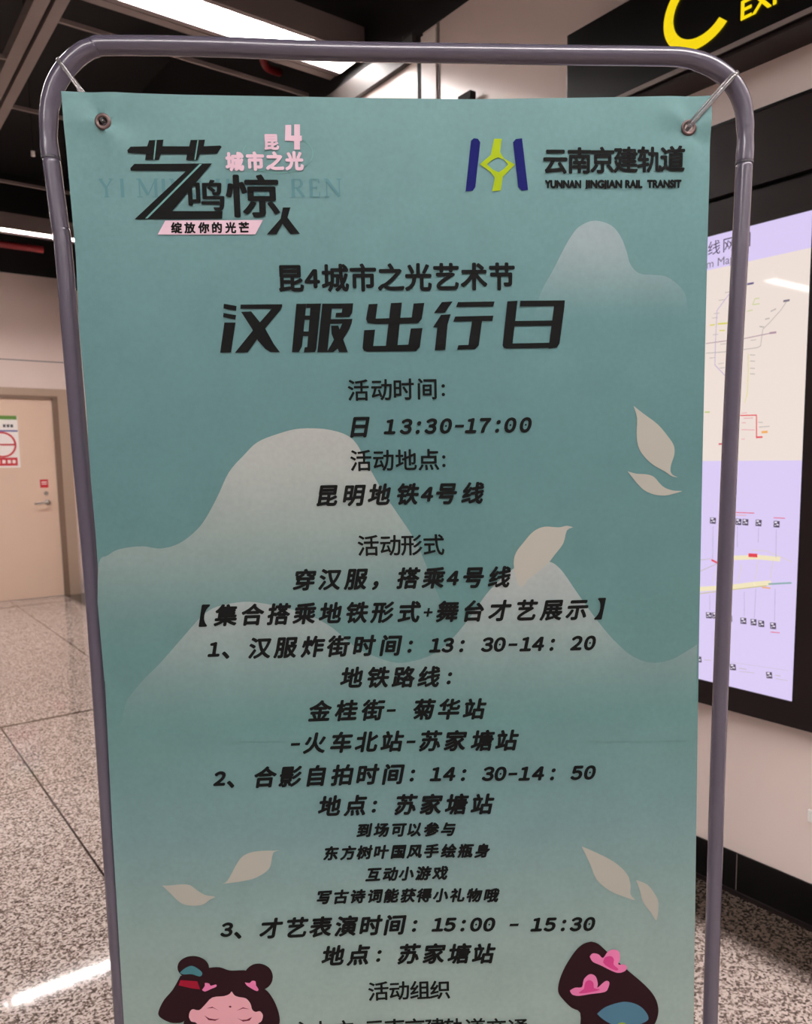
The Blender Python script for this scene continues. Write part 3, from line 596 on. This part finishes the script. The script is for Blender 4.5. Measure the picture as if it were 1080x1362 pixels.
# ------------------------------------------------------------------ the door in the far wall
d = thing('door_1', (1.55, YD, 0), None, None)
tag(d, kind='structure')
fx = lambda x: x - 1.55
q = MB()
q.box(fx(2.052), fx(2.215), -.03, .02, 0, 2.242).box(fx(.93), fx(1.05), -.03, .02, 0, 2.242).box(fx(1.05), fx(2.052), -.03, .02, 2.139, 2.242)
q.build('door_frame', M['door_frame'], d)
q = MB().box(fx(2.046), fx(2.102), -.034, -.008, 0, 2.139).box(fx(1.0), fx(1.054), -.034, -.008, 0, 2.139).box(fx(1.0), fx(2.102), -.034, -.008, 2.134, 2.165)
q.build('door_rebate', M['rebate'], d)
leaf = MB().box(fx(1.054), fx(2.046), -.008, .02, .006, 2.133).build('door_leaf', M['door'], d)
q = MB().cyl((fx(1.938), -.008, 1.031), (0, -1, 0), .027, .012, 24)
q.tube(spline([(fx(1.938), -.015, 1.031), (fx(1.936), -.055, 1.031), (fx(1.91), -.062, 1.03), (fx(1.80), -.062, 1.022)], 6), .010, 10)
q.build('door_handle', M['steel'], d, smooth=True)
MB().cyl((fx(1.929), -.008, 1.129), (0, -1, 0), .022, .014, 24).build('lock', M['steel'], d)

t = thing('warning_sign', (1.54, YD - .008, 1.41), 'white warning notice with red prohibition circle fixed on the cream door', 'sign')
q = MB().use(M['white']).box(-.16, .16, -.004, 0, 0, .54)
q.use(M['green']).box(-.16, .155, -.0045, -.004, .50, .54)
q.use(M['blue']).box(-.16, .155, -.0045, -.004, .375, .39)
q.use(M['joint'])
for x in (.02, .055, .09): q.box(x, x + .025, -.0045, -.004, .42, .45)
q.use(M['red']).box(-.14, .135, -.0045, -.004, .02, .105)
q.use(M['white'])
for x in (-.11, -.06, -.01, .04, .085): q.box(x, x + .03, -.005, -.0045, .045, .08)
q.build('panel', None, t)
q = MB().tube([(.125 * math.cos(2 * math.pi * i / 40), -.005, .24 + .125 * math.sin(2 * math.pi * i / 40)) for i in range(40)], 0, 8, closed=True, flat=(.004, .009, (0, 1, 0)))
q.box(-.12, .12, -.008, -.004, .232, .248)
q.build('prohibition_symbol', M['red'], t)
q = MB().use(M['red']).box(1.877, 1.957, YD - .0105, YD - .008, 1.19, 1.276).use(M['white'])
q.box(1.89, 1.944, YD - .011, YD - .0105, 1.245, 1.255).box(1.89, 1.944, YD - .011, YD - .0105, 1.225, 1.233)
tag(q.build('sticker'), 'small square red sticker above the lock on the cream door', 'sticker')

# ------------------------------------------------------------------ fittings on the right wall
q = MB().tube([(XR, 2.66, 2.925), (XR - .04, 2.66, 2.925)], .02, 14)
q.box(XR - .05, XR - .02, 2.62, 2.70, 2.925, 2.955)
tag(q.build('wall_fitting', M['dark_void']), 'small dark fitting on the beige wall just above the poster top', 'fitting')
q = MB().use(M['white']).box(XR - .008, XR, 1.06, 1.122, .342, .378)
q.use(M['joint']).box(XR - .0085, XR - .008, 1.088, 1.094, .357, .363)
tag(q.build('wall_plate'), 'small white plate low on the beige wall under the map cabinet', 'wall plate')

# exit sign: black lit box projecting from the wall
XS = XR - .13
t = thing('exit_sign', (XR, 1.2, 2.606), 'long black exit sign box with yellow letters above the map cabinet', 'sign')
q = MB().box(-.13, 0, -1.1, .813, 0, .29)
q.build('housing', M['black_gloss'], t, bevel=.003)
MB().box(-.134, -.13, -1.1, .813, -.002, .012).build('bottom_rail', M['grey_trim'], t)
MB().box(-.12, 0, -1.1, .80, -.014, 0).build('bracket', M['cabinet'], t)
q = MB()
NS = 40
oc, ic = [], []
for i in range(NS + 1):
    a = math.radians(42 + (318 - 42) * i / NS)
    oc.append((.125 * math.cos(a), .112 * math.sin(a)))
    ic.append((.090 * math.cos(a), .080 * math.sin(a)))
cyv, czv = .285, .153            # centre of the letter, along the sign and above its underside
vs = [(-.1345, cyv - p[0], czv + p[1]) for p in oc] + [(-.1345, cyv - p[0], czv + p[1]) for p in ic]
q.add(vs, [(i, i + 1, NS + 2 + i, NS + 1 + i) for i in range(NS)])
vs, fs = stamp(text_mesh('EXIT'), .02)
x0, y0, x1, y1 = bbox(vs)
k = .052 / (y1 - y0)
q.add([(-.1345, .150 - (x - x0) * k * 1.1, .060 + (y - y0) * k) for x, y in vs], fs)
tag(q.build('lettering', M['yellow_lit'], t), 'glowing yellow letter C and the word EXIT')

# ------------------------------------------------------------------ map cabinet with lit display
t = thing('map_cabinet', (XR, 1.6, .635), 'dark brown wall cabinet with brightly lit metro map display behind the poster', 'map display')
cx, cy, cz = XR, 1.6, .635
def cab(x0, x1, y0, y1, z0, z1, mb): return mb.box(x0 - cx, x1 - cx, y0 - cy, y1 - cy, z0 - cz, z1 - cz)
SY0, SY1, SZ0, SZ1 = 1.163, 2.16, .713, 2.125
q = MB()
cab(XF, XR, .80, SY0, .635, 2.219, q); cab(XF, XR, SY1, 2.50, .635, 2.219, q)
cab(XF, XR, SY0, SY1, .635, SZ0, q); cab(XF, XR, SY0, SY1, SZ1, 2.219, q)
q.build('frame', M['cabinet'], t)
q = MB(); cab(XF, XR, .80, 2.50, 2.236, 2.443, q)
q.build('fascia', M['cabinet'], t)
q = MB(); cab(XF + .02, XR, .80, 2.50, 2.219, 2.236, q); cab(XF - .002, XR, .80, 2.50, 2.440, 2.448, q)
q.build('shadow_gap', M['black_gloss'], t)
lav = lit('lit_lavender_print', (224, 209, 250), SCREEN_POWER)
crm = lit('lit_cream_print', (243, 228, 219), SCREEN_POWER)
q = MB().use(lav); cab(XF + .006, XR, SY0, SY1, SZ0, 1.431, q)
q.use(crm); cab(XF + .006, XR, SY0, SY1, 1.431, 2.024, q)
q.use(lav); cab(XF + .006, XR, SY0, SY1, 2.024, SZ1, q)
scr = q.build('display', None, t)
MAPCOL = dict(violet=(196, 176, 214), grey=(196, 186, 182), mauve=(180, 150, 164), green=(190, 206, 120), yellow=(222, 214, 96), navy=(110, 100, 140), slate=(130, 122, 136),
              red=(232, 70, 84), orange=(246, 176, 96), rose=(236, 170, 176), crimson=(206, 80, 100), cream=(246, 234, 196), gold=(200, 190, 90), teal=(140, 176, 176), sand=(226, 212, 200), dark=(88, 76, 98), white=(240, 232, 250))
MAPM = {k: lit('lit_map_' + k, c, SCREEN_POWER) for k, c in MAPCOL.items()}
ORDER = ['cream', 'gold', 'teal', 'sand', 'grey', 'violet', 'mauve', 'green', 'yellow', 'slate', 'navy', 'rose', 'red', 'orange', 'crimson', 'dark', 'white']
def strokes(mb, sel):
    for cname, wd_, pts in sorted(MAP, key=lambda s: ORDER.index(s[0])):
        if not sel(cname, pts):
            continue
        mb.use(MAPM[cname])
        lay = XF + .006 - .0004 - .00012 * ORDER.index(cname)
        P = [Vector((y * 1e-4, z * 1e-4)) for y, z in pts]
        hw = wd_ * .5e-4 * (1.0 if wd_ < 90 else 1.15)
        for a, b in zip(P, P[1:]):
            dv = (b - a).normalized()
            nv = Vector((-dv.y, dv.x)) * hw
            e = dv * hw * .5 if len(P) > 2 else dv * 0
            mb.add([(lay - cx, p.x - cy, p.y - cz) for p in (a - e + nv, b + e + nv, b + e - nv, a - e - nv)], [(0, 1, 2, 3)])
q = MB(); strokes(q, lambda c, p: p[0][1] > 14312); q.build('line_map', None, scr)
q = MB(); strokes(q, lambda c, p: p[0][1] <= 14312); q.build('station_plan', None, scr)
q = MB().use(MAPM['dark'])
def wall_text(mb, s, yc, zc, em, wt, x, right=False):
    if s.isascii():
        vs, fs = stamp(text_mesh(s), wt)
        x0, y0, x1, y1 = bbox(vs)
        mb.add([(x - cx, yc + (x1 - a) * em - cy, zc + b_ * em - cz) for a, b_ in vs], fs)
    else:
        vs, fs, _n = glyph(s, wt)
        mb.add([(x - cx, yc - a * em - cy, zc + b_ * em - cz) for a, b_ in vs], fs)
for ch, y in (('线', 1.472), ('网', 1.421), ('图', 1.370)):
    wall_text(q, ch, y, 2.088, .046, .004, XF + .005)
q.use(MAPM['slate'])
wall_text(q, 'System Map', 1.400, 2.030, .036, .004, XF + .005)
q.build('lettering', None, scr)

# ------------------------------------------------------------------ poster stand
SX = Vector(BAN_X); SZ = Vector(BAN_Z); SY = SZ.cross(SX)
SM = Matrix((SX, SY, SZ)).transposed().to_4x4()
SM.translation = Vector(BAN_O)
st = thing('poster_stand', (0, 0, 0), 'grey tubular steel stand with rounded top corners carrying the poster', 'stand')
st.matrix_world = SM
YT, RT = .014, .0106
tb = [(s * 1e-4, z * 1e-4) for s, z in TUBE]
jl, jr = [(s * 1e-4, z * 1e-4) for s, z in JOINTS]
lp = [p for p in tb if p[0] < 0 and p[1] < jl[1] - .002]
rpth = [p for p in tb if p[0] > 0 and p[1] < jr[1] - .002]
mid = [p for p in tb if p not in lp and p not in rpth and abs(p[1] - jr[1]) > .004]
lp = [(lp[0][0] + .002, .02)] + lp + [jl]
rpth = [jr] + rpth + [(rpth[-1][0] - .0, .02)]
mid = [jl] + mid + [jr]
v3 = lambda P: [(s, YT, z) for s, z in P]
MB().tube(spline(v3(lp), 8), RT, 18).build('post', M['tube'], st, smooth=True)
MB().tube(spline(v3(rpth), 8), RT, 18).build('post', M['tube'], st, smooth=True)
pth = spline(v3(mid), 6)
NP = len(pth)
def rad(i):
    z = pth[i].z; x = abs(pth[i].x)
    r = RT * 1.04
    if 1.835 < z < 1.862: r *= 1 - .07 * math.sin((z - 1.835) / .027 * math.pi)     # crimp above each joint
    if x > .375 and z > 1.885: r *= 1.04
    return r
MB().tube(pth, RT, 18, flat=(rad, RT, (0, 1, 0))).build('top_bar', M['tube'], st, smooth=True)
for j in (jl, jr):
    MB().tube([(j[0], YT, j[1] - .0012), (j[0], YT, j[1] + .0012)], RT * 1.05, 18).build('joint_ring', M['joint'], st)
for s in (lp[0][0], rpth[-1][0]):
    MB().tube([(s, YT - .2, RT + .001), (s, YT + .2, RT + .001)], RT, 18).build('foot', M['tube'], st, smooth=True)
MB().tube([(lp[0][0], YT, .045), (rpth[-1][0], YT, .045)], RT * .8, 16).build('cross_bar', M['tube'], st, smooth=True)

# ------------------------------------------------------------------ the poster sheet
ban = thing('poster', (0, 0, 0), 'tall teal printed fabric poster with black Chinese event text on the stand', 'poster')
BMX = SM.copy(); BMX.translation = Vector(BAN_O) + SZ * Z0
ban.matrix_world = BMX
ey = [(s * 1e-4, z * 1e-4) for s, z in EYELETS]
def warp(s, z):
    """how far the hanging sheet bulges (metres, towards the viewer is negative)"""
    y = .0022 * math.sin(s * 13 + z * 2.1) * min(1, max(0, (1.9 - z) * 2)) - .002
    for i, (es, ez) in enumerate(ey):
        dx, dz = s - es, z - ez
        r = math.hypot(dx, dz)
        a = math.atan2(dz, dx)
        y += .0030 * math.exp(-(r / .045) ** 2) * math.cos(3 * a + i * 2.0) * min(1, r / .012)
    y += -.0022 * math.exp(-(((s - .068) / .02) ** 2 + ((z - 1.594) / .008) ** 2))      # small dent
    return y
def lay(mb, pts2, fs, y, n=None):
    # n: number of vertices of one copy of a stamped glyph; each copy lies a hair in front of the one before
    mb.add([(s, warp(s, z) + y - (i // n * 1.2e-5 if n else 0), z - Z0) for i, (s, z) in enumerate(pts2)], fs)
f4 = lambda P: [(s * 1e-4, z * 1e-4) for s, z in P]
outline = densify(f4(SHEET_L) + [(-.412, .40), (-.413, .10), (.409, .10), (.404, .40)] + f4(SHEET_R) + f4(SHEET_T), .011)
V, Fc = cdt(outline, .011, [(es, ez, .0062) for es, ez in ey])
S = MB().use(sheet_mat('teal_fabric_print'))
n0 = len(V)
lay(S, V, Fc, 0)
S.add([(s, warp(s, z) + .0006, z - Z0) for s, z in V], [f[::-1] for f in Fc])
no = len(outline)
S.add([(s, warp(s, z), z - Z0) for s, z in outline] + [(s, warp(s, z) + .0006, z - Z0) for s, z in outline], [(i, (i + 1) % no, no + (i + 1) % no, no + i) for i in range(no)])
hill = [((142, 156, 160), 1.735, 1.615, 0.85), ((164, 166, 162), 1.52, 1.19, .94), ((160, 165, 164), 1.34, 1.09, .92)]
for i, (P, (c, hi, lo, stg)) in enumerate(zip(MOUNTS, hill)):
    pts = f4(P)
    foot = {0: 0, 1: 2, 2: 2}[i]
    top = pts[:len(pts) - foot]
    sp = [tuple(p) for p in spline([Vector((a, b, 0)) for a, b in top], 4)] + [(a, b, 0) for a, b in pts[len(top):]]
    v2, f2 = cdt([(p[0], p[1]) for p in sp], .012)
    S.use(sheet_mat('printed_hill', c, hi, lo, stg))
    lay(S, v2, f2, -.00025 - .0001 * i)
for P in LEAVES:
    pts = f4(P)
    sp = [tuple(p) for p in spline([Vector((a, b, 0)) for a, b in pts + pts[:1]], 3)][:-1]
    v2, f2 = cdt([(p[0], p[1]) for p in sp], .012)
    S.use(M['leaf'])
    lay(S, v2, f2, -.0006)
S.build('fabric_sheet', None, ban, smooth=True)

def poly(mb, P, m, y, smooth_k=0):
    pts = f4(P)
    if smooth_k:
        pts = [(p[0], p[1]) for p in spline([Vector((a, b, 0)) for a, b in pts + pts[:1]], smooth_k)][:-1]
    v2, f2 = cdt(pts, .012)
    mb.use(m)
    lay(mb, v2, f2, y)

# event text
HEAVIER = 1.45
def put_line(mb, L, y=-.0009):
    em, wt, sh, chars, xs, zs, colr = L
    wt *= HEAVIER
    em *= 1e-3
    mb.use(M['ink'] if colr == 'ink' else M['rose'])
    for ch, s, z in zip(chars, xs, zs):
        vs, fs, n = glyph(ch, wt)
        lay(mb, [(s * 1e-4 + (a + sh * b_) * em, z * 1e-4 + b_ * em) for a, b_ in vs], fs, y, n)
names = ['heading_lettering'] + ['event_lettering'] * 21
q = MB()
for P in TITLE: poly(q, P, M['ink'], -.0009)
q.build('title_lettering', None, ban)
q = MB(); put_line(q, LINES[0]); q.build('heading_lettering', None, ban)
q = MB()
for L in LINES[1:22]: put_line(q, L)
q.build('event_lettering', None, ban)

# festival logo, upper left
q = MB()
SER = {'Y': [(0, 1, .5, .5, .13), (1, 1, .5, .5, .06), (.5, .5, .5, 0, .13), (-.1, 1, .25, 1, .05), (.75, 1, 1.1, 1, .05), (.3, 0, .7, 0, .05)],
       'I': [(.5, 0, .5, 1, .16), (.3, 0, .7, 0, .05), (.3, 1, .7, 1, .05)],
       'M': [(.05, 0, .05, 1, .06), (.95, 0, .95, 1, .14), (.05, 1, .5, .1, .14), (.5, .1, .95, 1, .06), (-.1, 0, .2, 0, .05), (.75, 0, 1.1, 0, .05), (-.1, 1, .1, 1, .05), (.9, 1, 1.1, 1, .05)],
       'N': [(.1, 0, .1, 1, .06), (.9, 0, .9, 1, .06), (.1, 1, .9, 0, .14), (-.05, 0, .25, 0, .05), (-.05, 1, .15, 1, .05), (.75, 1, 1.05, 1, .05)],
       'R': [(.15, 0, .15, 1, .15), (.15, 1, .65, 1, .05), (.65, 1, .8, .88, .1), (.8, .88, .8, .65, .14), (.8, .65, .6, .52, .1), (.15, .52, .6, .52, .05), (.45, .5, .95, 0, .14), (0, 0, .32, 0, .05), (.85, 0, 1.05, 0, .05)],
       'E': [(.15, 0, .15, 1, .15), (.05, 1, .85, 1, .05), (.05, 0, .9, 0, .05), (.15, .52, .65, .52, .05), (.85, 1, .85, .75, .05), (.9, 0, .9, .27, .05), (.65, .42, .65, .62, .05)],
       'G': [(.9, .85, .5, 1, .06), (.5, 1, .1, .7, .1), (.1, .7, .1, .3, .14), (.1, .3, .5, 0, .1), (.5, 0, .9, .12, .06), (.88, .12, .88, .42, .14), (.65, .43, 1.05, .43, .05)],
       'J': [(.6, 1, .6, .15, .15), (.6, .15, .3, -.1, .08), (.35, 1, .85, 1, .05)]}
ZL = 1.7725
def serif(ch, s0, wd_, h):
    q.use(M['latin'])
    for x0, y0, x1, y1, t_ in SER[ch]:
        a = Vector((s0 + x0 * wd_, ZL + y0 * h)); b = Vector((s0 + x1 * wd_, ZL + y1 * h))
        dv = (b - a).normalized(); nv = Vector((-dv.y, dv.x)) * t_ * .5 * h * 1.25
        lay(q, [tuple(a + nv), tuple(b + nv), tuple(b - nv), tuple(a - nv)], [[3, 2, 1, 0]], -.0007)
serif('Y', -0.3644, 0.0139, 0.0205)
serif('I', -0.3433, 0.0099, 0.0205)
serif('M', -0.3189, 0.0217, 0.0205)
serif('I', -0.2936, 0.0091, 0.0205)
serif('N', -0.2809, 0.0181, 0.0205)
serif('G', -0.2591, 0.0164, 0.0205)
serif('J', -0.2300, 0.0109, 0.0205)
serif('I', -0.2155, 0.0082, 0.0205)
serif('N', -0.2027, 0.0165, 0.0205)
serif('G', -0.1807, 0.0165, 0.0205)
serif('R', -0.1348, 0.0156, 0.0205)
serif('E', -0.1127, 0.0138, 0.0205)
serif('N', -0.0934, 0.0194, 0.0205)
for P in LOGO_INK: poly(q, P, M['ink'], -.0010)
for P in LOGO_LINE: poly(q, P, M['logo_line'], -.0012)
poly(q, LOGO_ROSE[0], M['rose'], -.0010)
for P in LOGO_ROSE[1:]: poly(q, P, M['rose'], -.0010)
q.use(M['logo_line'])
A = f4(LOGO_ARC)
for a, b in zip(A, A[1:]):
    a, b = Vector(a), Vector(b)
    dv = (b - a).normalized(); nv = Vector((-dv.y, dv.x)) * .0005
    lay(q, [tuple(a + nv), tuple(b + nv), tuple(b - nv), tuple(a - nv)], [[3, 2, 1, 0]], -.0008)
for ch, wt, c_, bb in FITTED:
    vs, fs = stamp(text_mesh(ch), wt * EM)
    x0, y0, x1, y1 = bbox(vs)
    X0, Y0, X1, Y1 = (v * 1e-4 for v in bb)
    q.use(M['ink'])
    lay(q, [(X0 + (a - x0) / (x1 - x0) * (X1 - X0), Y0 + (b_ - y0) / (y1 - y0) * (Y1 - Y0)) for a, b_ in vs], fs, -.0011, len(text_mesh(ch)[0]))
for L in LINES[23:]: put_line(q, L, -.0013)
q.build('festival_logo', None, ban)

# company logo, upper right
q = MB()
for P in RAIL_NAVY: poly(q, P, M['navy'], -.0009)
for P in RAIL_GREEN: poly(q, P, M['lime'], -.0009)
q.build('company_emblem', None, ban)
q = MB(); put_line(q, LINES[22])
q.use(M['ink'])
for wd_, bb in zip(('YUNNAN', 'JINGJIAN', 'RAIL', 'TRANSIT'), LATIN):
    vs, fs = stamp(text_mesh(wd_), .07)
    x0, y0, x1, y1 = bbox(vs)
    if wd_ == 'JINGJIAN':
        y0 = bbox(stamp(text_mesh('N'), .07)[0])[1]; y1 = bbox(stamp(text_mesh('N'), .07)[0])[3]
    X0, Y0, X1, Y1 = (v * 1e-4 for v in bb)
    lay(q, [(X0 + (a - x0) / (x1 - x0) * (X1 - X0), Y0 + max(-.06, (b_ - y0) / (y1 - y0)) * (Y1 - Y0)) for a, b_ in vs], fs, -.0009, len(text_mesh(wd_)[0]))
q.build('company_lettering', None, ban)

# printed illustrations at the foot of the sheet
q = MB()
for P in GIRL_ROBE: poly(q, P, M['robe'], -.0007, 3)
for P in GIRL_HAIR: poly(q, P, M['hair'], -.0009, 3)
for P in GIRL_SKIN: poly(q, P, M['skin'], -.0011, 3)
for P in GIRL_LASH: poly(q, P, M['lash'], -.0013)
for P in GIRL_RED: poly(q, P, M['hairred'], -.0011)
for P in GIRL_TEAL: poly(q, P, M['teal'], -.0011, 3)
for P in GIRL_PINK: poly(q, P, M['pink'], -.0012, 2)
tag(q.build('illustration', None, ban), 'drawn girl with two dark hair buns and closed eyes')
q = MB()
poly(q, LADY_ROBE[0], M['robe'], -.0007, 3)
for P in LADY_HAIR: poly(q, P, M['hair'], -.0009, 3)
for P in LADY_PINK: poly(q, P, M['pink'], -.0011, 3)
for P in LADY_DEEP: poly(q, P, M['deep'], -.0012, 3)
poly(q, LADY_FAN[0], M['fan'], -.0011, 3)
poly(q, LADY_ROBE[1], M['lime'], -.0012)
tag(q.build('illustration', None, ban), 'drawn dark upswept hair with pink flowers and teal fan comb')

# metal eyelets
for es, ez in ey:
    q = MB().tube([(es + .0074 * math.cos(2 * math.pi * i / 28), warp(es, ez) - .0008, ez - Z0 + .0074 * math.sin(2 * math.pi * i / 28)) for i in range(28)], 0, 10, closed=True, flat=(.0016, .0024, (0, 1, 0)))
    q.build('eyelet', M['brass'], ban, smooth=True)

# clear cable ties from the eyelets round the frame corners
TIE_LABEL = ['clear cable tie from the poster eyelet beside the festival logo', 'clear cable tie from the poster eyelet above the company name']
for i, ((es, ez), tp) in enumerate(zip(ey, TIE_TOP)):
    t = thing('cable_tie', (0, 0, 0), TIE_LABEL[i], 'cable tie', 'cable ties holding the poster')
    TM = SM.copy(); TM.translation = Vector(BAN_O) + SX * es + SZ * ez
    t.matrix_world = TM
    ax = min(pth, key=lambda p: math.hypot(p.x - tp[0] * 1e-4, p.z - tp[1] * 1e-4))      # where the loop goes round the frame
    tx, tz = ax.x - es, ax.z - ez
    T = math.hypot(tx, tz); dx, dz = tx / T, tz / T
    R_ = .0128
    y_front = .0028 if i == 0 else -.0045
    pts = [(0.0, y_front)]
    if i == 1: pts += [(T * .3, -.0048), (T * .62, -.0036)]
    else: pts += [(T * .5, .0022)]
    for k in range(-7, 8):
        a = math.pi * k / 14
        pts.append((T + R_ * math.cos(a), YT + R_ * math.sin(a)))
    pts += [(T * .5, YT + .006), (.002, .007), (0.0, .003)]
    loop = [(dx * a, b, dz * a) for a, b in pts]
    perp = (-dz, 0, dx)
    MB().tube(spline([Vector(p) for p in loop + loop[:1]], 4)[:-1], 0, 8, closed=True, flat=(.0024, .0006, perp)).build('strap', M['tie'], t, smooth=True)
    if i == 1:
        MB().tube([(dx * a + perp[0] * .0042, b - .0005, dz * a + perp[2] * .0042) for a, b in pts[:4]], 0, 8, flat=(.0011, .0006, perp)).build('tail', M['tie'], t, smooth=True)
    hb = MB()
    c0 = Vector((dx * T * .55, (.0025 if i == 0 else -.0042), dz * T * .55))
    a1 = Vector((dx, 0, dz)) * .004; b1 = Vector(perp) * .0032; n1 = Vector((0, 1, 0)) * .0012
    vs = [c0 + a1 * p + b1 * q_ + n1 * r for p in (-1, 1) for q_ in (-1, 1) for r in (-1, 1)]
    if i == 0:
        hb.add(vs, [(0, 1, 3, 2), (4, 6, 7, 5), (0, 4, 5, 1), (2, 3, 7, 6), (0, 2, 6, 4), (1, 5, 7, 3)])
        hb.build('tie_head', M['tie'], t)
